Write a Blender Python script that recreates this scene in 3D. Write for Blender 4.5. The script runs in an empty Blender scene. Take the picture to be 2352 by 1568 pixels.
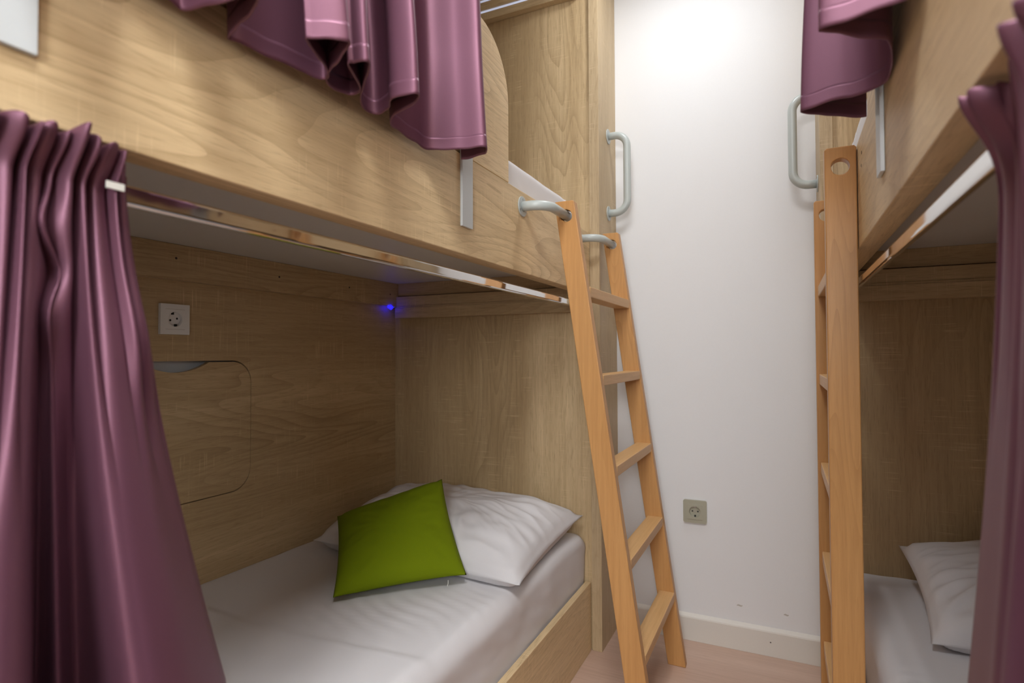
import bpy, bmesh, math, random
from mathutils import Vector, Matrix, noise
random.seed(7)
SC = bpy.context.scene
EYE = 1.027                       # camera height; shapes below are written relative to eye level

# ------------------------------------------------------------------ camera
def make_camera():
    f, yaw, pit, rol = 1315.3, math.radians(25.367), math.radians(1.3106), math.radians(-.2265)
    fw = Vector((-math.sin(yaw)*math.cos(pit), math.cos(yaw)*math.cos(pit), math.sin(pit)))
    r = Vector((math.cos(yaw), math.sin(yaw), 0)); up = r.cross(fw)
    r2 = r*math.cos(rol) + up*math.sin(rol); u2 = -r*math.sin(rol) + up*math.cos(rol)
    cd = bpy.data.cameras.new('camera'); cd.sensor_width = 36; cd.lens = f/2352*36
    cd.clip_start = .01
    cd.dof.use_dof = True; cd.dof.focus_distance = 1.45; cd.dof.aperture_fstop = 3.6
    co = bpy.data.objects.new('camera', cd); SC.collection.objects.link(co)
    m = Matrix((r2, u2, -fw)).transposed().to_4x4(); m.translation = (0, 0, EYE)
    co.matrix_world = m; SC.camera = co
make_camera()

# ------------------------------------------------------------------ world, lights, exposure
SC.view_settings.view_transform = 'Standard'; SC.view_settings.look = 'None'
SC.view_settings.gamma = 1; SC.view_settings.use_curve_mapping = False
SC.view_settings.exposure = 0.0
W = bpy.data.worlds.new('world'); SC.world = W; W.use_nodes = True
W.node_tree.nodes['Background'].inputs[0].default_value = (1, .95, .88, 1)
W.node_tree.nodes['Background'].inputs[1].default_value = 0.0
CEIL = 1.50
def area(name, loc, sx, sy, power, col, rot=(0, 0, 0)):
    l = bpy.data.lights.new(name, 'AREA'); l.shape = 'RECTANGLE'; l.size = sx; l.size_y = sy
    l.energy = power; l.color = col
    o = bpy.data.objects.new(name, l); o.location = (loc[0], loc[1], loc[2]+EYE); o.rotation_euler = rot
    SC.collection.objects.link(o); return o
LAMPS = [(-.28, 1.70, .20, 5.2), (-.07, -.06, .60, 31.0)]
for lx, ly, ls, lp in LAMPS:
    area('ceiling_lamp_light', (lx, ly, CEIL-.045), ls, ls, lp, (.955, .98, 1))

# ------------------------------------------------------------------ materials
MATS = {}
def nodes(name):
    m = bpy.data.materials.new(name); m.use_nodes = True; nt = m.node_tree
    return m, nt, nt.nodes['Principled BSDF']
def plain(name, col, rough=.6, metal=0, emit=None, bump=0, bscale=200, spec=.5):
    m, nt, b = nodes(name)
    b.inputs['Base Color'].default_value = (*col, 1); b.inputs['Roughness'].default_value = rough
    b.inputs['Metallic'].default_value = metal; b.inputs['Specular IOR Level'].default_value = spec
    if emit: b.inputs['Emission Color'].default_value = (*emit[0], 1); b.inputs['Emission Strength'].default_value = emit[1]
    tc = nt.nodes.new('ShaderNodeTexCoord'); n = nt.nodes.new('ShaderNodeTexNoise')
    n.inputs['Scale'].default_value = bscale; n.inputs['Detail'].default_value = 3
    nt.links.new(tc.outputs['Object'], n.inputs['Vector'])
    mx = nt.nodes.new('ShaderNodeMix'); mx.data_type = 'RGBA'
    mx.inputs['A'].default_value = (*[c*.985 for c in col], 1); mx.inputs['B'].default_value = (*[min(1, c*1.015) for c in col], 1)
    nt.links.new(n.outputs['Fac'], mx.inputs['Factor']); nt.links.new(mx.outputs['Result'], b.inputs['Base Color'])
    if bump:
        bp = nt.nodes.new('ShaderNodeBump'); bp.inputs['Strength'].default_value = bump; bp.inputs['Distance'].default_value = .002
        nt.links.new(n.outputs['Fac'], bp.inputs['Height']); nt.links.new(bp.outputs['Normal'], b.inputs['Normal'])
    MATS[name] = m; return m

def wood(name, axis, light, mid, dark, rough=.5, saw=.42, ring=.5, pore=.5, ringscale=1., off=(0, 0, 0), plank=.5, ringk=190):
    """procedural timber: grain runs along `axis`"""
    m, nt, b = nodes(name); N = nt.nodes.new; L = nt.links.new
    tc = N('ShaderNodeTexCoord'); sp = N('ShaderNodeSeparateXYZ')
    ad = N('ShaderNodeVectorMath'); ad.operation = 'ADD'; ad.inputs[1].default_value = off
    L(tc.outputs['Object'], ad.inputs[0]); L(ad.outputs[0], sp.inputs[0])
    order = {'X': (0, 1, 2), 'Y': (1, 0, 2), 'Z': (2, 0, 1)}[axis]
    cb = N('ShaderNodeCombineXYZ')
    for i, k in enumerate(order): L(sp.outputs[k], cb.inputs[i])
    def tex(sg, sa, detail=3, dist=0, rgh=.55):
        mp = N('ShaderNodeMapping'); mp.inputs['Scale'].default_value = (sg, sa, sa)
        L(cb.outputs[0], mp.inputs[0]); n = N('ShaderNodeTexNoise'); n.inputs['Scale'].default_value = 1
        n.inputs['Detail'].default_value = detail; n.inputs['Distortion'].default_value = dist; n.inputs['Roughness'].default_value = rgh
        L(mp.outputs[0], n.inputs['Vector']); return n.outputs['Fac']
    def mth(op, a, bb=None, c=None):
        n = N('ShaderNodeMath'); n.operation = op
        for i, v in enumerate((a, bb, c)):
            if v is None: continue
            if isinstance(v, (int, float)): n.inputs[i].default_value = v
            else: L(v, n.inputs[i])
        return n.outputs[0]
    def ramp(fac, lo, hi):
        n = N('ShaderNodeMapRange'); n.inputs['From Min'].default_value = lo; n.inputs['From Max'].default_value = hi
        L(fac, n.inputs['Value']); return n.outputs[0]
    def mix(fac, A, B, mode='MIX'):
        n = N('ShaderNodeMix'); n.data_type = 'RGBA'; n.blend_type = mode
        L(fac, n.inputs['Factor'])
        for v, k in ((A, 'A'), (B, 'B')):
            if isinstance(v, tuple): n.inputs[k].default_value = (*v, 1)
            else: L(v, n.inputs[k])
        return n.outputs['Result']
    tone = ramp(tex(.9, 13, 6), .3, .7)
    col = mix(mth('MULTIPLY', tone, .8), light, mid)
    pl = ramp(tex(.22, 5.5, 1), .42, .58)
    col = mix(mth('MULTIPLY', pl, plank), col, mid)
    # cathedral figure: contour lines of a stretched noise
    f = tex(.62*ringscale, 5.0*ringscale, 1.5, .15)
    rg = mth('POWER', mth('FRACT', mth('MULTIPLY', f, ringk/6.283)), 2.6)
    rgm = ramp(tex(.8, 3.5, 1), .46, .66)
    col = mix(mth('MULTIPLY', mth('MULTIPLY', rg, ring), rgm), col, dark)
    # long fine pores
    pr = ramp(tex(24, 480, 2), .55, .70)
    col = mix(mth('MULTIPLY', pr, pore), col, dark)
    fl = ramp(tex(5, 130, 3), .35, .7)
    col = mix(mth('MULTIPLY', fl, .30), col, dark)
    # pale saw marks across the grain
    if saw:
        sw = ramp(tex(230, 7, 1), .60, .72); msk = ramp(tex(5, 14, 3), .47, .64)
        bright = tuple(min(1, c*1.25+.02) for c in light)
        col = mix(mth('MULTIPLY', mth('MULTIPLY', sw, msk), saw), col, bright)
    L(col, b.inputs['Base Color']); b.inputs['Roughness'].default_value = rough
    b.inputs['Specular IOR Level'].default_value = .35
    bp = N('ShaderNodeBump'); bp.inputs['Strength'].default_value = .12; bp.inputs['Distance'].default_value = .001
    L(pr, bp.inputs['Height']); bp.invert = True; L(bp.outputs['Normal'], b.inputs['Normal'])
    MATS[name] = m; return m

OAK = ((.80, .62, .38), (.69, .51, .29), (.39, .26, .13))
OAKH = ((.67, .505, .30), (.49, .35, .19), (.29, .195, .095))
BEECH = ((.60, .325, .125), (.52, .26, .09), (.34, .155, .048))
oakY = wood('sonoma_oak_along', 'Y', *OAK, ringscale=.9)
oakY2 = wood('sonoma_oak_rail', 'Y', *OAK, off=(3, 1.7, 5))
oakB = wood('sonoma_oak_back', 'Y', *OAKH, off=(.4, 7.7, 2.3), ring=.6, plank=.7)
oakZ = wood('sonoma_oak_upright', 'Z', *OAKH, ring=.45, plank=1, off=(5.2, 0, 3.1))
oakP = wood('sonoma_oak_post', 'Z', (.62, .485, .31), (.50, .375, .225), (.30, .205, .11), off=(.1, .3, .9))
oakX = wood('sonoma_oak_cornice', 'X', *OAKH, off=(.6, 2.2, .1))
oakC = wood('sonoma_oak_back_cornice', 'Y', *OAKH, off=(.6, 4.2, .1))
beech = wood('beech', 'Z', *BEECH, saw=0, rough=.38, ring=.55, pore=.18, ringscale=1.7, plank=.3, ringk=140)
beechR = wood('beech_rung', 'Y', (.70, .43, .20), (.62, .36, .15), (.45, .24, .09), saw=0, rough=.42, ring=.12, pore=.18, plank=.3)
white = plain('wall_paint', (.78, .785, .80), .75, bump=.03, bscale=260, spec=.25)
trimw = plain('baseboard_paint', (.72, .69, .64), .45)
floorm = wood('laminate_floor', 'X', (.66, .48, .39), (.56, .385, .30), (.40, .26, .19), saw=0, ring=.2, pore=.25, plank=.9, rough=.4)
melamine = plain('melamine', (.62, .60, .57), .5)
alu = plain('brushed_aluminium', (.60, .64, .66), .38, 0)
greytube = plain('grey_powder_coat', (.46, .50, .49), .32)
chrome = plain('chrome', (.80, .80, .80), .06, 1)
linen = plain('white_linen', (.70, .68, .695), .85, bump=.12, bscale=900, spec=.2)
green = plain('green_cotton', (.165, .222, .003), .9, bump=.3, bscale=700, spec=.15)
plasticw = plain('white_plastic', (.78, .77, .75), .25)
plasticg = plain('grey_green_plastic', (.40, .39, .31), .3)
black = plain('socket_hole', (.01, .01, .01), .6)
steel = plain('screw_steel', (.5, .5, .48), .35, 1)
niche = plain('niche_melamine', (.62, .66, .70), .5)
darkgap = plain('screw_hole', (.03, .02, .012), .8)
ledm = plain('blue_led', (.02, .02, .5), .3, emit=((.004, .003, 1), 9))
stripm = plain('pale_blue_light_strip', (.75, .80, .95), .4, emit=((.62, .72, 1), .45))
diff = plain('lamp_diffuser', (.9, .9, .88), .4, emit=((1, .955, .89), 3))
panem = plain('added_glow_pane', (.8, .8, .8), .3, emit=((.955, .985, 1), 28))  # glow for the assumed window added behind the camera
thread = plain('white_thread', (.8, .8, .75), .8)
scuffm = plain('wall_scuff', (.50, .47, .43), .8)
def satin():
    m, nt, b = nodes('purple_satin')
    b.inputs['Roughness'].default_value = .46
    b.inputs['Metallic'].default_value = .45
    b.inputs['Specular IOR Level'].default_value = .4
    tc = nt.nodes.new('ShaderNodeTexCoord'); n = nt.nodes.new('ShaderNodeTexNoise')
    n.inputs['Scale'].default_value = 900; n.inputs['Detail'].default_value = 2
    nt.links.new(tc.outputs['Object'], n.inputs['Vector'])
    mx = nt.nodes.new('ShaderNodeMix'); mx.data_type = 'RGBA'
    mx.inputs['A'].default_value = (.160, .066, .102, 1); mx.inputs['B'].default_value = (.194, .081, .123, 1)
    nt.links.new(n.outputs['Fac'], mx.inputs['Factor']); nt.links.new(mx.outputs['Result'], b.inputs['Base Color'])
    return m
satinm = satin()

# ------------------------------------------------------------------ mesh helpers
class MB:
    def __init__(s): s.v = []; s.f = []
    def add(s, vs, fs):
        o = len(s.v); s.v += [tuple(v) for v in vs]; s.f += [tuple(i+o for i in f) for f in fs]; return s
    def box(s, x0, x1, y0, y1, z0, z1):
        x0, x1 = sorted((x0, x1)); y0, y1 = sorted((y0, y1)); z0, z1 = sorted((z0, z1))
        v = [(x, y, z) for x in (x0, x1) for y in (y0, y1) for z in (z0, z1)]
        return s.add(v, [(0, 1, 3, 2), (4, 6, 7, 5), (0, 4, 5, 1), (2, 3, 7, 6), (0, 2, 6, 4), (1, 5, 7, 3)])
    def tube(s, path, r, n=16, flat=1.0):
        P = [Vector(p) for p in path]; rings = []; prev = None
        for i, p in enumerate(P):
            t = (P[min(i+1, len(P)-1)]-P[max(i-1, 0)]).normalized()
            if prev is None:
                a = Vector((0, 0, 1)) if abs(t.z) < .9 else Vector((1, 0, 0)); nrm = t.cross(a).normalized()
            else: nrm = (prev - t*prev.dot(t)).normalized()
            prev = nrm; bn = t.cross(nrm)
            rings.append([p + nrm*math.cos(2*math.pi*k/n)*r*flat + bn*math.sin(2*math.pi*k/n)*r for k in range(n)])
        vs = [v for rg in rings for v in rg]; fs = []
        for i in range(len(rings)-1):
            for k in range(n): fs.append((i*n+k, i*n+(k+1) % n, (i+1)*n+(k+1) % n, (i+1)*n+k))
        fs += [tuple(reversed(range(n))), tuple((len(rings)-1)*n+k for k in range(n))]
        return s.add(vs, fs)
    def disc(s, c, axis, r, t, n=24):
        c = Vector(c); a = Vector(axis).normalized(); return s.tube([c, c+a*t], r, n)
    def plate(s, outline, holes, t, frame):
        """flat board with holes; frame(u, v, w) places it; w runs 0..t"""
        cu = bpy.data.curves.new('tmp', 'CURVE'); cu.dimensions = '2D'; cu.fill_mode = 'BOTH'; cu.extrude = t/2
        for loop in [outline]+list(holes):
            sp = cu.splines.new('POLY'); sp.points.add(len(loop)-1); sp.use_cyclic_u = True
            for q, (a, b) in zip(sp.points, loop): q.co = (a, b, 0, 1)
        ob = bpy.data.objects.new('tmp', cu); SC.collection.objects.link(ob)
        me = bpy.data.meshes.new_from_object(ob.evaluated_get(bpy.context.evaluated_depsgraph_get()))
        vs = [frame(v.co.x, v.co.y, v.co.z+t/2) for v in me.vertices]; fs = [tuple(p.vertices) for p in me.polygons]
        bpy.data.objects.remove(ob); bpy.data.curves.remove(cu); bpy.data.meshes.remove(me)
        return s.add(vs, fs)

def link(o, parent=None):
    SC.collection.objects.link(o)
    if parent is not None: o.parent = parent
    return o
def top_of(o):
    while o.parent: o = o.parent
    return o
def build(name, mb, mat, parent=None, smooth=False, bevel=0, solid=0, subsurf=0, merge=True, off=0):
    """ONE mesh object; vertices are given relative to eye level in room coordinates"""
    if parent is not None:
        org = Vector((0, 0, 0)); p = parent
        while p: org += Vector(p.location); p = p.parent
        base = org
    else:
        xs, ys, zs = zip(*mb.v); base = Vector(((min(xs)+max(xs))/2, (min(ys)+max(ys))/2, min(zs)+EYE))
    me = bpy.data.meshes.new(name)
    me.from_pydata([(x-base.x, y-base.y, z+EYE-base.z) for x, y, z in mb.v], [], mb.f)
    bm = bmesh.new(); bm.from_mesh(me)
    if merge: bmesh.ops.remove_doubles(bm, verts=bm.verts, dist=1e-6)
    bmesh.ops.recalc_face_normals(bm, faces=bm.faces)
    for f in bm.faces: f.smooth = smooth
    bm.to_mesh(me); bm.free(); me.materials.append(mat)
    o = bpy.data.objects.new(name, me)
    if parent is None: o.location = base
    link(o, parent)
    if solid:
        md = o.modifiers.new('solid', 'SOLIDIFY'); md.thickness = solid; md.offset = off
    if bevel:
        md = o.modifiers.new('bevel', 'BEVEL'); md.width = bevel; md.segments = 2; md.limit_method = 'ANGLE'; md.angle_limit = math.radians(50)
        md.harden_normals = False
    if subsurf:
        md = o.modifiers.new('sub', 'SUBSURF'); md.levels = subsurf; md.render_levels = subsurf
    return o
def tag(o, label=None, cat=None, group=None, kind=None):
    for k, v in (('label', label), ('category', cat), ('group', group), ('kind', kind)):
        if v: o[k] = v
    return o
def thing(name, loc, label, cat, group=None):
    o = bpy.data.objects.new(name, None); o.empty_display_size = .05
    o.location = (loc[0], loc[1], loc[2]+EYE); link(o); return tag(o, label, cat, group)
def struct(name, mb, mat, **k):
    return tag(build(name, mb, mat, **k), kind='structure')
def fillet(pts, r, n=8):
    """polyline with rounded corners"""
    P = [Vector(p) for p in pts]; out = [P[0]]
    for a, b, c in zip(P, P[1:], P[2:]):
        d1 = (a-b).normalized(); d2 = (c-b).normalized(); ang = d1.angle(d2); d = r/math.tan(ang/2)
        p0 = b+d1*d; p1 = b+d2*d; cen = b+(d1+d2).normalized()*(r/math.sin(ang/2))
        v0 = p0-cen; v1 = p1-cen; tot = v0.angle(v1)
        for i in range(n+1):
            t = i/n; out.append(cen + (v0*math.sin((1-t)*tot)+v1*math.sin(t*tot))/math.sin(tot))
    out.append(P[-1]); return out
def catmull(pts, n, closed=False):
    P = [Vector(p) for p in pts]; seg = len(P)-1; out = []
    for i in range(n):
        t = i/(n-1)*seg; k = min(int(t), seg-1); t -= k
        p0, p1, p2, p3 = P[max(k-1, 0)], P[k], P[k+1], P[min(k+2, seg)]
        out.append(.5*((2*p1)+(p2-p0)*t+(2*p0-5*p1+4*p2-p3)*t*t+(3*p1-p0-3*p2+p3)*t**3))
    return out
def arc(cx, cy, r, a0, a1, n=12):
    return [(cx+r*math.cos(math.radians(a0+(a1-a0)*i/n)), cy+r*math.sin(math.radians(a0+(a1-a0)*i/n))) for i in range(n+1)]
def circle(cx, cy, r, n=28): return arc(cx, cy, r, 0, 360*(n-1)/n, n-1)
def rrect(x0, x1, y0, y1, r, n=8):
    return arc(x1-r, y1-r, r, 0, 90, n)+arc(x0+r, y1-r, r, 90, 180, n)+arc(x0+r, y0+r, r, 180, 270, n)+arc(x1-r, y0+r, r, 270, 360, n)
def grid(nu, nv, fn):
    m = MB(); vs = [fn(i/(nu-1), j/(nv-1)) for j in range(nv) for i in range(nu)]
    fs = [(j*nu+i, j*nu+i+1, (j+1)*nu+i+1, (j+1)*nu+i) for j in range(nv-1) for i in range(nu-1)]
    return m.add(vs, fs)
def nz(x, y, z=0): return noise.noise(Vector((x, y, z)))
def sstep(a, b, x):
    t = max(0, min(1, (x-a)/(b-a))); return t*t*(3-2*t)

# ------------------------------------------------------------------ room shell
FL = -1.027; YW = 2.162; XL0, XR0 = -1.50, 1.03; YF = -1.15
WX0, WX1, WZ0, WZ1 = -.10, .48, .10, .74                # assumed window, unseen behind the camera, added to light the panels
struct('floor', MB().box(XL0, XR0, YF, YW, FL-.05, FL), floorm)
struct('ceiling', MB().box(XL0, XR0, YF, YW, CEIL, CEIL+.05), white)
wb = struct('wall_back', MB().box(XL0, XR0, YW, YW+.08, FL-.05, CEIL+.05), white)
for sx, sz, sw, sh in ((-.1502, -.8774, .010, .0028), (-.0037, -.8828, .008, .0028)):
    build('scuff', MB().plate([(sx+sw*math.cos(k*.524), sz+sh*math.sin(k*.524)*(1+.5*math.sin(k*2.1))) for k in range(12)], [], .0003, lambda u, v, w: (u, YW-.0003+w, v)), scuffm, wb)
struct('wall_front', MB().plate([(XL0, FL-.05), (XR0, FL-.05), (XR0, CEIL+.05), (XL0, CEIL+.05)], [[(WX0, WZ0), (WX1, WZ0), (WX1, WZ1), (WX0, WZ1)]], .08,
       lambda u, v, w: (u, YF-.08+w, v)), white)
win = struct('assumed_window', MB().plate([(WX0, WZ0), (WX1, WZ0), (WX1, WZ1), (WX0, WZ1)], [[(WX0+.04, WZ0+.04), (WX1-.04, WZ0+.04), (WX1-.04, WZ1-.04), (WX0+.04, WZ1-.04)]], .05,
       lambda u, v, w: (u, YF-.07+w, v)), plasticw)
build('pane', MB().box(WX0+.035, WX1-.035, YF-.05, YF-.045, WZ0+.035, WZ1-.035), panem, win)
struct('wall_left', MB().box(XL0-.08, XL0, YF-.08, YW+.08, FL-.05, CEIL+.05), white)
struct('wall_right', MB().box(XR0, XR0+.08, YF-.08, YW+.08, FL-.05, CEIL+.05), white)
pr = [(0, 0), (.013, 0), (.013, .080), (.0115, .0845), (.008, .0885), (0, .094)]
bbm = MB(); n = len(pr)
bbm.add([(x, YW-a, FL+b) for x in (-.577, .109) for a, b in pr],
        [tuple(range(n)), tuple(range(2*n-1, n-1, -1))]+[(i, (i+1) % n, n+(i+1) % n, n+i) for i in range(n)])
bb = struct('baseboard_back', bbm, trimw, bevel=.001)
build('speck', MB().disc((-.053, YW-.0133, -.9788), (0, 1, 0), .0022, .0005, 10), darkgap, bb)
# ------------------------------------------------------------------ lamps on the ceiling
for i, (lx, ly, ls, lp) in enumerate(LAMPS):
    t = thing('ceiling_light', (lx, ly, CEIL-.04), ['square white ceiling light above the aisle by the white end wall',
              'larger square white ceiling light above the aisle near the camera'][i], 'lamp')
    h = ls/2+.02
    build('housing', MB().plate(rrect(lx-h, lx+h, ly-h, ly+h, .02), [rrect(lx-h+.015, lx+h-.015, ly-h+.015, ly+h-.015, .012)], .04,
          lambda u, v, w: (u, v, CEIL-.04+w)), plasticw, t)
    build('diffuser', MB().box(lx-h+.016, lx+h-.016, ly-h+.016, ly+h-.016, CEIL-.03, CEIL-.02), diff, t)

# ------------------------------------------------------------------ bunk beds
MIR = -.472                                            # the right bunk mirrors the left one across the aisle
def bunk(side):
    Lft = side == 'left'
    X = (lambda x: x) if Lft else (lambda x: MIR-x)
    PX0, PX1 = X(-.613), X(-.653)                      # upper front panel, outer and inner face
    BK = X(-1.459)
    t = thing('bunk_bed', ((X(-1.04)), .95, FL), 'built-in oak bunk bed on the left, with a hatch in its back panel' if Lft else
              'built-in oak bunk bed along the right side, mostly behind the upright ladder', 'bunk bed', 'built-in oak bunk beds')
    YH, YP, YFOOT = 1.945, 1.9357, -.16
    # upper front panel and guard board
    build('side_panel', MB().box(PX0, PX1, YFOOT, YP-.0005, .214, .427), oakY, t, bevel=.0015)
    ge = 1.288 if Lft else 1.232
    out = [(YFOOT, .4315), (ge, .4315)]+arc(ge-.15, .626, .15, 0, 90, 14)+[(YFOOT, .776)]
    build('guard_board', MB().plate(out, [], .020, lambda u, v, w: (X(-.618-w), u, v)), oakY2, t, bevel=.0012)
    ys = [(.248, .2797), (1.039, 1.084)] if Lft else [(.2, .24), (1.005, 1.045)]
    for a, b in ys:
        build('metal_strip', MB().box(X(-.6125), X(-.6065), a, b, .272, .62), alu, t, bevel=.0008)
    # end post beside the wall, carrying the grab handle
    build('end_post', MB().box(X(-.613), X(-.578), YP, YW-.0005, FL, CEIL-.002), oakP, t, bevel=.0012)
    # head panel, back panel, foot panel
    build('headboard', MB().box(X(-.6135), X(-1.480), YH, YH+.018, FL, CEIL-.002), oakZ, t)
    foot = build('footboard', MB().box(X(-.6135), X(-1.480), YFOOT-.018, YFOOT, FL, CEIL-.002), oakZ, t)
    def backf(u, v, w): return (X(-1.477+w), u, v)
    frame_out = [(YFOOT, FL), (YH-.0005, FL), (YH-.0005, CEIL-.002), (YFOOT, CEIL-.002)]
    dy0, dy1, dz0, dz1 = .762, 1.232, -.3985, -.0140
    if Lft:
        hole = rrect(dy0, dy1, dz0, dz1, .066, 12)
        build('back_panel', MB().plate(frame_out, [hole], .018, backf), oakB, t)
        g = .0017; r = .0643
        x0, x1, z0, z1 = dy0+g, dy1-g*.8, dz0+g*1.6, dz1-g*2.2
        gx0, gx1, gd = .912, 1.080, .027; gm = (gx0+gx1)/2
        grip = [(gx1+.012-(gx1-gx0+.024)*i/24, z1-gd*math.sin(math.pi*i/24)**.85) for i in range(25)]
        grip[0] = (grip[0][0], z1); grip[-1] = (grip[-1][0], z1)
        dl = arc(x1-r, z1-r, r, 0, 90, 12)+grip+arc(x0+r, z1-r, r, 90, 180, 12)+arc(x0+r, z0+r, r, 180, 270, 12)+arc(x1-r, z0+r, r, 270, 360, 12)
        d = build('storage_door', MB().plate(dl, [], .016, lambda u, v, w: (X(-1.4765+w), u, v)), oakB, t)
        mb = MB().box(X(-1.4965), X(-1.4915), dy0-.02, dy1+.02, dz0-.02, dz1+.02)
        tag(build('niche_back', mb, niche, t), 'pale grey inside of the storage hatch')
    else:
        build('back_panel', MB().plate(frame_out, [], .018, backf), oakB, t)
    # slab carrying the upper mattress, slab carrying the lower one
    build('upper_slab', MB().box(X(-.6535), X(-1.4585), YFOOT, YH-.0005, .294, .314), melamine, t)
    build('lower_slab', MB().box(X(-.637), X(-1.4585), YFOOT, YH-.0005, -.866, -.848), melamine, t)
    build('base_rail', MB().box(X(-.6165), X(-.6365), YFOOT, YP-.0005, FL, -.792), oakY2, t, bevel=.0012)
    # cornice boards under the slab: one along the back, a stepped one across the head
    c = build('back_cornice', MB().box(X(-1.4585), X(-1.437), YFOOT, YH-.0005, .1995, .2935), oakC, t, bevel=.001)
    if Lft:
        for y, z in ((.9758, .2563), (1.3161, .2481), (1.6393, .2487), (1.8811, .2456)):
            build('screw_hole', MB().disc((-1.4372, y, z), (1, 0, 0), .0032, .0006, 12), darkgap, c)
    hx0, hx1 = X(-.6535), X(-1.4365)
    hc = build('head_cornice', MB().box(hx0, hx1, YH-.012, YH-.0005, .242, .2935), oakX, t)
    build('ledge_board', MB().box(hx0, hx1, YH-.034, YH-.0005, .150, .192), oakX, t, bevel=.001)
    build('ledge_board', MB().box(hx0, hx1, YH-.026, YH-.0005, .199, .238), oakX, t, bevel=.001)
    build('ledge_strip', MB().box(hx0, hx1, YH-.030, YH-.0005, .1925, .1985), alu if False else oakX, t)
    # same cornice above the upper bunk, with light strips let into it
    for a, b in ((1.282, 1.311), (1.323, 1.353), (1.365, 1.40)):
        build('ledge_board', MB().box(hx0, X(-1.4585), YH-.030, YH-.0005, a, b), oakX, t, bevel=.001)
    for a, b in ((1.3115, 1.3225), (1.3535, 1.3645)):
        tag(build('light_strip', MB().box(hx0, X(-1.4585), YH-.024, YH-.0005, a, b), stripm, t), 'pale blue light strip')
    # chrome curtain rods: one just below the front panel, one above the upper bunk
    for zc in (.1745, 1.345):
        rod = MB(); prof = rrect(-.006, .006, -.012, .012, .0055, 5); k = len(prof)
        rx = X(-.645)
        rod.add([(rx+a, y, zc+b) for y in (YFOOT, YH-.0345 if zc < 1 else YH-.0305) for a, b in prof],
                [tuple(range(k)), tuple(range(2*k-1, k-1, -1))]+[(i, (i+1) % k, k+(i+1) % k, k+i) for i in range(k)])
        build('curtain_rod', rod, chrome, t, smooth=False)
    if not Lft:
        for y, z in ((1.279, .3867), (1.289, .3644)):
            build('screw_hole', MB().disc((PX0+.0003, y, z), (-1, 0, 0), .0035, .0006, 12), darkgap, t)
    # ladder hooks on the front panel
    for y in ((1.357, 1.822) if Lft else (1.21, 1.665)):
        if not Lft: continue
        h = build('ladder_hook', MB().tube(fillet([(X(-.6128), y, .3865), (X(-.5435), y, .3865), (X(-.5435), y+.162, .3865)], .05, 10), .0128, 18), greytube, t, smooth=True)
        fl = MB().disc((X(-.6129), y, .3865), (1 if Lft else -1, 0, 0), .0265, .003, 28)
        build('flange', fl, greytube, h, bevel=.0008)
        for a in (90, 210, 330):
            build('screw', MB().disc((X(-.6099), y+.0195*math.cos(math.radians(a)), .3865+.0195*math.sin(math.radians(a))), (1 if Lft else -1, 0, 0), .003, .0008, 10), steel, h)
    # grab handle on the post
    hz0, hz1, hy = (.5192, .8055, 2.056) if Lft else (.5405, .828, 2.056)
    sx = 1 if Lft else -1
    h = build('grab_handle', MB().tube(fillet([(X(-.5778), hy, hz0), (X(-.507), hy, hz0), (X(-.507), hy, hz1), (X(-.5778), hy, hz1)], .045, 10), .0135, 18), greytube, t, smooth=True)
    for z in (hz0, hz1):
        build('flange', MB().disc((X(-.5779), hy, z), (sx, 0, 0), .027, .003, 28), greytube, h, bevel=.0008)
        for a in (0, 120, 240):
            build('screw', MB().disc((X(-.5749), hy+.0205*math.cos(math.radians(a)), z+.0205*math.sin(math.radians(a))), (sx, 0, 0), .003, .0008, 10), steel, h)
    return t
left_bunk = bunk('left'); right_bunk = bunk('right')

# ------------------------------------------------------------------ ladders
RUNGS = (.172, -.0715, -.315, -.5585, -.802)
def ladder(label, pos, y_near, y_far):
    """pos(s) gives X of the stile centre at height s; stiles are flat boards facing along the aisle"""
    ztop = .425
    t = thing('ladder', (pos(FL), (y_near+y_far)/2, FL), label, 'ladder', 'beech bunk ladders')
    hw = .0288; TH = .028
    for y in (y_near, y_far):
        o = [(-hw, FL), (hw, FL), (hw, ztop-.004), (hw-.004, ztop), (-hw+.004, ztop), (-hw, ztop-.004)]
        m = MB().plate(o, [circle(0, .384, .0168, 32)], TH, lambda u, v, w: (pos(v)+u, y+w, v))
        build('stile', m, beech, t, bevel=.0025)
    for z in RUNGS:
        m = MB().box(-.022, .0285, y_near+TH, y_far, z-.0145, z+.0145)
        m.v = [(pos(z)+x, y, zz) for x, y, zz in m.v]
        build('rung', m, beechR, t, bevel=.002)
    return t
ladder('beech ladder leaning out from the left bunk, hung on two grey hooks', lambda z: -.503-.147*(z-.14), 1.488, 1.955)
ladder('beech ladder standing upright against the right bunk with an empty round hole', lambda z: .1105, 1.345, 1.800)

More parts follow.
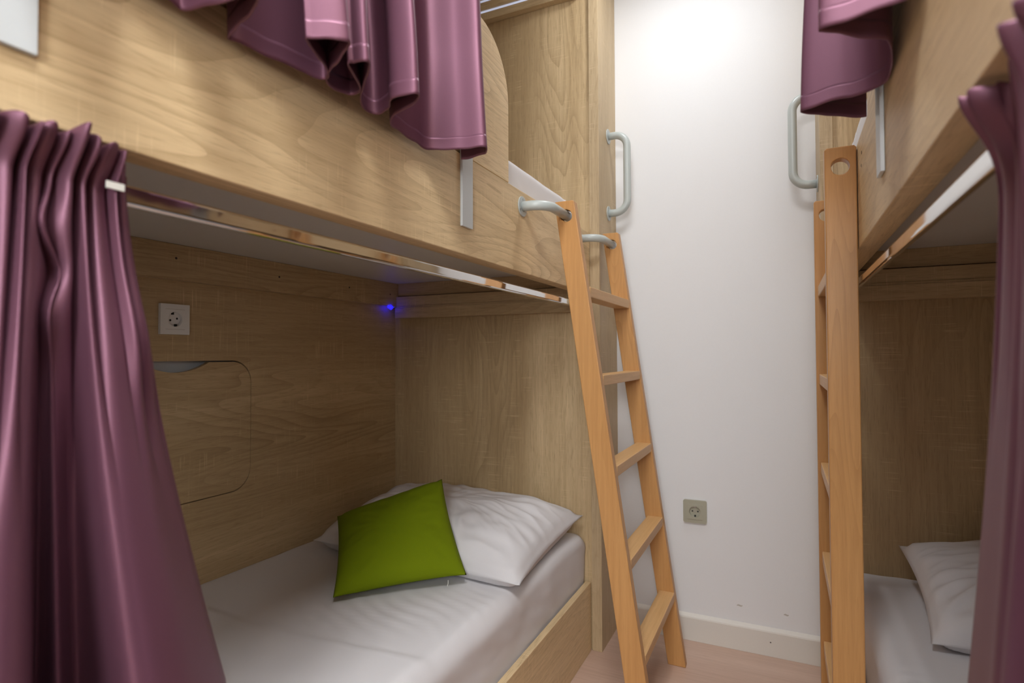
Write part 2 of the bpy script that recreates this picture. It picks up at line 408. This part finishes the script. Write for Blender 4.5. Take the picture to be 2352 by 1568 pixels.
# ------------------------------------------------------------------ wall sockets
def socket(label, frame, hw, mat, insert, rot, soft):
    c = frame(0, 0, 0); t = thing('wall_socket', c, label, 'socket')
    o = rrect(-hw, hw, -hw, hw, hw*soft)
    if soft > .1: o = [(u*(1+.025*math.cos(v/hw*1.57)), v*(1+.025*math.cos(u/hw*1.57))) for u, v in o]
    hole = circle(0, 0, .0195, 36)
    build('cover_plate', MB().plate(o, [hole], .009, frame), mat, t, bevel=.0022 if soft > .1 else .001)
    iw = hw*.66
    if insert:
        build('inner_frame', MB().plate(rrect(-iw, iw, -iw, iw, .003), [hole], .0030, lambda u, v, w: frame(u, v, .0088+w)), mat, t, bevel=.0006)
    else:
        for s in (-1, 1):
            build('groove', MB().box(0, 1, 0, 1, 0, 1) if False else MB().plate([(-iw, s*iw-.0005), (iw, s*iw-.0005), (iw, s*iw+.0005), (-iw, s*iw+.0005)], [], .0004,
                  lambda u, v, w: frame(u, v, .0089+w)), scuffm, t)
    # recessed well: wall and floor
    m = MB(); nn = 36
    ring = lambda r, w: [frame(r*math.cos(2*math.pi*k/nn), r*math.sin(2*math.pi*k/nn), w) for k in range(nn)]
    m.add(ring(.0195, .0088)+ring(.0185, .0012), [(k, (k+1) % nn, nn+(k+1) % nn, nn+k) for k in range(nn)]+[tuple(nn+k for k in range(nn))])
    build('well', m, mat, t)
    R = math.radians(rot)
    for s in (-1, 1):
        cx, cy = s*.0095*math.cos(R), s*.0095*math.sin(R)
        build('pin_hole', MB().plate(circle(cx, cy, .0027, 14), [], .0006, lambda u, v, w: frame(u, v, .0013+w)), black, t)
        cx, cy = -s*.0165*math.sin(R), s*.0165*math.cos(R)
        build('earth_clip', MB().plate([(cx-.0028, cy-.0035), (cx+.0028, cy-.0035), (cx+.0028, cy+.0035), (cx-.0028, cy+.0035)], [], .004, lambda u, v, w: frame(u, v, .0013+w)),
              steel if insert and s > 0 else black, t)
    if insert:
        build('screw', MB().plate(circle(0, 0, .003, 12), [], .0008, lambda u, v, w: frame(u, v, .0013+w)), steel, t)
    return t
socket('grey-green socket low on the white end wall between the ladders', lambda u, v, w: (-.296+u, YW-w, -.5671+v), .0405, plasticg, True, 0, .16)
socket('white square socket on the oak back panel of the left lower bunk', lambda u, v, w: (-1.459+w, .9842+u, .0966+v), .0400, plasticw, False, 15, .03)

# ------------------------------------------------------------------ bedding
def mattress(label, side, upper):
    X = (lambda x: x) if side == 'left' else (lambda x: MIR-x)
    y0, y1 = -.152, 1.940
    zt, zb = (-.622, -.8475) if not upper else ((.528 if side == 'left' else .612), .3145)
    xf, xb = (-.6385, -1.455) if not upper else (-.6555, -1.455)
    NU, NV = 150, 190
    # cross-section: back bottom -> back top -> front top -> front bottom
    rr = .035 if not upper else .02
    sec = [(xb, zb), (xb, zt-.02)]+[(xb+.02*(1-math.cos(a)), zt-.02+.02*math.sin(a)) for a in (.4, .8, 1.2, 1.57)]
    sec += [(xb+(xf-rr-xb)*k, zt) for k in (.2, .4, .6, .8)]
    sec += [(xf-rr+rr*math.sin(a), zt-rr+rr*math.cos(a)) for a in (0, .3, .6, .9, 1.2, 1.57)]+[(xf, zb+(zt-rr-zb)*k) for k in (.66, .33, 0)]
    P = [Vector((a, 0, b)) for a, b in sec]; d = [0]
    for a, b in zip(P, P[1:]): d.append(d[-1]+(b-a).length)
    def sample(u):
        s = u*d[-1]; k = 0
        while k < len(d)-2 and d[k+1] < s: k += 1
        return P[k].lerp(P[k+1], (s-d[k])/max(1e-9, d[k+1]-d[k]))
    def fn(u, v):
        p = sample(u); y = y0+(y1-y0)*v; x, z = p.x, p.z
        topness = sstep(zb+.03, zt-.02, z) if zb+.03 < zt-.02 else 1
        endd = min(y-y0, y1-y); z -= .02*math.exp(-(endd/.02)**2)*topness
        if not upper:
            # slack cotton: soft waves on the top, folds on the front drop
            w = .0035*nz(x*5, y*4, 1)+.002*nz(x*16+y*5, y*7, 2)
            front = sstep(-.68, -.64, x)
            w2 = .006*nz(y*5, z*9, 5)+.003*nz(y*14+z*10, z*22, 7)
            z += topness*(1-front)*w
            hang = sstep(zt, zb+.03, z)
            x += front*(w2*.7-.004*hang)
            z -= .010*front*topness*(1-sstep(1.0, 1.9, y))
            # edge of the doubled sheet under the cover
            ye = .955+.035*sstep(-.95, -.62, x)-.10*sstep(-.62, -.60, x)+.01*nz(x*4, 3)
            z += .0045*sstep(ye+.010, ye-.004, y)*(1-front*.6)*topness
            e = math.exp(-((y-ye)/.005)**2); z += .0015*e*topness
            # drag lines beside the cushion
            z += .003*math.exp(-((y-1.08-.5*(x+1.0))/.12)**2)*math.sin((y*1.2+x*.5)*120+4*nz(x*6, y*6))*sstep(-1.3, -1.0, x)*(1-front)*.6
        else:
            z += .004*nz(x*6, y*7, 3)*topness; x -= .002*abs(nz(y*11, z*20, 4))
            if y > 1.78: x -= .003*(1+math.sin(y*170+z*40))
        return (X(x), y, z)
    m = grid(NU, NV, fn)
    for j in (0, NV-1): m.f.append(tuple(j*NU+i for i in range(NU)))
    m.f += [(j*NU, j*NU+NU-1, (j+1)*NU+NU-1, (j+1)*NU) for j in range(NV-1)]
    o = build('mattress', m, linen, None, smooth=True)
    return tag(o, label, 'mattress')
mattress('white-sheeted mattress under the green cushion in the left lower bunk', 'left', False)
mattress('white-sheeted mattress of the left upper bunk showing above the front panel', 'left', True)
mattress('white-sheeted mattress of the right lower bunk behind the upright ladder', 'right', False)
mattress('white-sheeted mattress of the right upper bunk, seen as a sliver over its panel', 'right', True)

def pillow_mesh(BL, BR, TR, TL, T, seed, pinch=.045, wr=.004, pw=.5, n=64, under=.75, press=None):
    """soft cushion stretched between four corners"""
    BL, BR, TR, TL = (Vector(q) for q in (BL, BR, TR, TL))
    nrm = ((BR-BL)+(TR-TL)).cross((TL-BL)+(TR-BR)).normalized(); m = MB()
    def g(sgn):
        def fn(u, v):
            a, b = 2*u-1, 2*v-1
            aa = a*(1-pinch*(1-b*b)); bb = b*(1-pinch*1.3*(1-a*a))
            p = (BL*(1-aa)*(1-bb)+BR*(1+aa)*(1-bb)+TR*(1+aa)*(1+bb)+TL*(1-aa)*(1+bb))*.25
            prof = max(0, (1-a**4))*max(0, (1-b**4))
            rim = (1-abs(a)**9)*(1-abs(b)**9)
            t = T*(.5*max(0, (1-a*a)*(1-b*b))**pw+.46*prof**.5)*min(1, rim*3)
            e = max(abs(a), abs(b)); w = 0
            if rim > .002:
                ang = math.atan2(b, a)
                w = wr*(nz(a*2.2+seed, b*2.2, seed)+.9*e*e*nz(ang*6, seed, e*1.5)+.45*nz(a*6, b*6, seed+3)
                        + .5*e*(1-abs(nz(ang*4+a*2, e*2.5, seed+7))*4))*rim
            p = p+nrm*((t if sgn > 0 else -t*under)+(w if sgn > 0 else w*.3))
            if press: p = press(p)
            p.z = max(p.z, -.6165)                     # flattened where it rests on the mattress
            return p
        return fn
    a = grid(n, n, g(1)); b = grid(n, n, g(-1)); m.add(a.v, a.f); m.add(b.v, b.f); return m
def add_pillow(name, m, mat, label, cat):
    o = build(name, m, mat, None, smooth=True, merge=False)
    bm = bmesh.new(); bm.from_mesh(o.data); bmesh.ops.remove_doubles(bm, verts=bm.verts, dist=.0006)
    bmesh.ops.recalc_face_normals(bm, faces=bm.faces); bm.to_mesh(o.data); bm.free()
    return tag(o, label, cat)
CUSH = [Vector(q) for q in ((-1.022, 1.109, -.603), (-.776, 1.347, -.590), (-.974, 1.537, -.389), (-1.230, 1.352, -.488))]
def dented(p):
    """the white pillow gives way under the green cushion"""
    c = sum(CUSH, Vector())/4; ex = (CUSH[1]-CUSH[0]+CUSH[2]-CUSH[3])*.25; ey = (CUSH[3]-CUSH[0]+CUSH[2]-CUSH[1])*.25
    nr = ex.cross(ey).normalized(); q = p-c
    a, b = q.dot(ex)/ex.length_squared, q.dot(ey)/ey.length_squared
    e = max(abs(a), abs(b))
    if e > 1.15: return p
    lim = -.048*max(0, 1-min(1, e)**4)**.5-.003+max(0, e-1)*.25
    d = q.dot(nr)
    return p-nr*max(0, d-lim) if d > lim and d < .15 else p
add_pillow('pillow', pillow_mesh((-1.36, 1.385, -.587), (-.625, 1.355, -.597), (-.632, 1.90, -.555), (-1.41, 1.915, -.545), .105, 3, wr=.012, n=120, under=.9, press=dented), linen,
           'white pillow lying behind the green cushion against the head panel', 'pillow')
green_cushion = add_pillow('cushion', pillow_mesh(*CUSH, .056, 9, pinch=.05, wr=.003, n=70), green,
           'square green cushion propped on the white pillow', 'cushion')
build('loose_thread', MB().tube([(-.805, 1.300, -.592), (-.804, 1.298, -.600), (-.806, 1.297, -.607)], .0007, 6), thread, green_cushion)
add_pillow('pillow', pillow_mesh((.268, 1.455, -.602), (.965, 1.43, -.59), (.965, 1.90, -.50), (.276, 1.875, -.525), .095, 12, wr=.011, n=110, under=.9), linen,
           'white pillow in the right lower bunk, partly behind the curtain', 'pillow')

# ------------------------------------------------------------------ curtains
def ribbon(pathfn, nu, nv, v0=0, v1=1):
    return grid(nu, nv, lambda u, v: pathfn(u, v0+(v1-v0)*v))
def curtain(label, pathfn, nu, nv, hem_v=None, group='purple satin bunk curtains'):
    o = build('curtain', ribbon(pathfn, nu, nv), satinm, None, smooth=True, solid=.0014)
    tag(o, label, 'curtain', group)
    return o
# upper left: plan of the hem, from the foot to the far end
hemL = [(-.56, -.06), (-.59, -.01), (-.50, .03), (-.58, .08), (-.585, .13), (-.50, .16), (-.515, .185), (-.59, .22), (-.58, .26), (-.49, .28), (-.51, .305), (-.59, .345),
        (-.5895, .389), (-.5904, .408), (-.545, .416), (-.50, .425), (-.535, .447), (-.5958, .467), (-.5934, .487), (-.5805, .565), (-.5675, .596), (-.548, .581),
        (-.518, .5155), (-.506, .513), (-.475, .539), (-.503, .559), (-.562, .594), (-.577, .623), (-.569, .653), (-.542, .640), (-.512, .581), (-.502, .580),
        (-.486, .592), (-.560, .662), (-.586, .705), (-.575, .723), (-.546, .711), (-.521, .686), (-.482, .689), (-.494, .710), (-.56, .740), (-.584, .7715),
        (-.591, .835), (-.5906, .888), (-.5386, .911), (-.493, .923), (-.500, .945), (-.5145, .9565), (-.545, .961), (-.564, .962)]
def hanging(hem, zhem, ztop, lean, xin, nu):
    pts = catmull([(a, b, 0) for a, b in hem], nu)
    def fn(u, v):
        p = pts[min(nu-1, int(round(u*(nu-1))))]; h = zhem+(ztop-zhem)*v
        k = (h-zhem); s = 1-.25*min(1, k/.9)
        x = xin+(p.x-xin)*s; y = p.y+lean*k
        y += .004*math.sin(k*9+p.y*20)*min(1, k*5); x += .004*math.sin(k*7+p.y*31)*min(1, k*5)
        h += .004*nz(p.x*30, p.y*30)*(1-min(1, k*3))
        return (x, y, h)
    return fn
def hemmed(label, fn, nu, zspan, side):
    o = curtain(label, fn, nu, 60)
    tag_ = o
    band = .024/zspan
    m = ribbon(fn, nu, 6, 0.0, band)
    build('hem', m, satinm, o, smooth=True, solid=.0019)
    return o
fnL = hanging(hemL, .381, 1.352, -.045, -.585, 700)
hemmed('purple satin curtain drawn along the left upper bunk, hem over the front panel', fnL, 700, .971, 'left')
hemR = [(.1258, 1.073), (.095, 1.060), (.0652, 1.040), (.036, 1.016), (.0300, 1.0046), (.040, .996), (.090, .980), (.1218, .9647), (.1350, .945), (.1355, .90), (.121, .8266), (.085, .795), (.0495, .7655),
        (.0437, .7597), (.055, .752), (.1188, .738), (.133, .715), (.13, .70)]
fnR = hanging(hemR, .381, 1.352, .03, .12, 500)
hemmed('purple satin curtain bunched at the far end of the right upper bunk', fnR, 500, .971, 'right')

# lower left: gathered on the rod below the front panel, falling in broad folds to the floor
botL = [(0, -.640, .505), (.03, -.618, .485), (.07, -.590, .447), (.11, -.568, .408), (.145, -.560, .374), (.165, -.580, .356), (.19, -.680, .372), (.215, -.700, .366),
        (.235, -.655, .330), (.255, -.690, .334), (.275, -.700, .326), (.30, -.590, .275), (.33, -.562, .243), (.355, -.575, .222), (.385, -.650, .228), (.42, -.640, .21), (.46, -.57, .18),
        (.50, -.58, .16), (.55, -.65, .17), (.60, -.60, .13), (.65, -.56, .10), (.70, -.63, .10), (.76, -.65, .08), (.82, -.57, .05), (.88, -.58, .03), (.94, -.65, .02), (1, -.62, -.01)]
def interp(tab, u):
    k = 0
    while k < len(tab)-2 and tab[k+1][0] < u: k += 1
    a, b = tab[k], tab[k+1]; t = (u-a[0])/(b[0]-a[0]); t = max(0, min(1, t))
    p0 = tab[max(k-1, 0)]; p3 = tab[min(k+2, len(tab)-1)]
    return [.5*((2*a[i])+(b[i]-p0[i])*t+(2*p0[i]-5*a[i]+4*b[i]-p3[i])*t*t+(3*a[i]-p0[i]-3*b[i]+p3[i])*t**3) for i in (1, 2)]
def gathered(bot, base, yr0, yr1, npleat, sgn, zfloor, zbot, amp0, flare, kink=(), p=1.3, drop=.016, tops=lambda u: 0, rail=-.606):
    """base(u): X of the gathers at rod height; sgn = +1 when the aisle lies towards +X"""
    zt = .207
    def fn(u, v):
        h = zt+(zfloor-zt)*(v**1.35)
        w = max(0, (.175-h)/(.175-zbot)); w = w**p if w < 1 else 1+.25*(w-1)
        bx, by = interp(bot, u)
        ph = u*npleat*2*math.pi+1.1*math.sin(u*23)+.5*math.sin(u*57)
        yt = yr0+(yr1-yr0)*u+.0022*math.sin(ph*.5)
        amp = amp0(u)*(1+.4*math.sin(u*41)+.25*math.sin(u*97))
        fade = max(0, 1-w*2.0)**1.6
        xt = base(u)+sgn*flare(u)*sstep(.165, .207, h)
        c = 1.6*abs(math.cos(ph*.5))**.8-.9
        x = xt+(bx-xt)*min(w, 1.2) + sgn*amp*c*fade
        y = yt+(by-yt)*w
        for (ku, kh, dy, dx, su, sh) in kink:
            e = math.exp(-((u-ku)/su)**2-((h-kh)/sh)**2); y += dy*e; x += dx*e
        lim = sstep(-.42, -.58, h) if h < -.42 else 0        # hangs clear of the base rail
        if lim: x = x+lim*(sgn*max(0, sgn*(rail-x)))
        rim = sstep(.17, .207, h)
        z = h+rim*(.0012*math.cos(ph)-drop*(1-sstep(0, .07, u))+tops(u))
        return (x, y, z)
    return fn
kL = [(.255, .125, -.012, .010, .03, .026), (.255, .080, .011, -.004, .03, .024), (.245, .040, -.008, .012, .03, .03), (.05, .02, .0, .014, .05, .06)]
fnLL = gathered(botL, lambda u: -.640+.018*sstep(0, .10, u), .376, .06, 24, 1, -.93, -.41, lambda u: .014*sstep(-.02, .05, u), lambda u: .026*sstep(.02, .12, u)+.004*math.exp(-((u-.22)/.03)**2), kL,
                tops=lambda u: .003*math.sin(u*70)+.007*math.exp(-((u-.215)/.03)**2))
cl = curtain('purple satin curtain gathered at the left of the left lower bunk', fnLL, 900, 110)
# pale end of the heading tape inside the ruffle
tp = MB(); q = [fnLL(u, 0) for u in (0, .012)]
tp.box(-.608, -.606, .339, .356, .168, .175)
tag(build('heading_tape', tp, thread, cl), 'white end of the heading tape')

botR = [(0, .170, .758), (.03, .164, .712), (.06, .158, .655), (.10, .152, .62), (.14, .165, .60), (.18, .180, .585), (.22, .150, .545), (.27, .120, .50), (.32, .150, .47), (.37, .175, .455), (.42, .13, .42), (.48, .115, .38),
        (.54, .16, .36), (.6, .165, .33), (.66, .12, .30), (.72, .12, .27), (.78, .165, .25), (.85, .12, .21), (.92, .13, .17), (1, .16, .14)]
fnRR = gathered(botR, lambda u: .171-.024*sstep(.05, .40, u), .612, .16, 20, -1, -.93, -.36, lambda u: .004+.007*sstep(.05, .4, u), lambda u: .004+.012*sstep(.15, .5, u), [(0, .205, -.045, -.034, .09, .036)], drop=.002, rail=.134)
curtain('purple satin curtain hanging at the near end of the right lower bunk', fnRR, 800, 100)

# ------------------------------------------------------------------ small things
t = thing('indicator_light', (-1.437, 1.885, .184), 'tiny glowing blue light in the far upper corner of the left lower bunk', 'light')
for y, z, x in ((1.872, .1945, -1.4365), (1.880, .1965, -1.4345), (1.881, .1895, -1.4345), (1.889, .1935, -1.4365)):
    bm = bmesh.new(); bmesh.ops.create_icosphere(bm, subdivisions=2, radius=.0058)
    m = MB().add([(v.co.x+x, v.co.y+y, v.co.z+z) for v in bm.verts], [tuple(v.index for v in f.verts) for f in bm.faces]); bm.free()
    build('bulb', m, ledm, t, smooth=True)
build('lead', MB().tube(fillet([(-1.437, 1.889, .193), (-1.43, 1.899, .1955), (-1.428, 1.9105, .1955)], .003, 4), .0014, 8), plasticw, t, smooth=True)
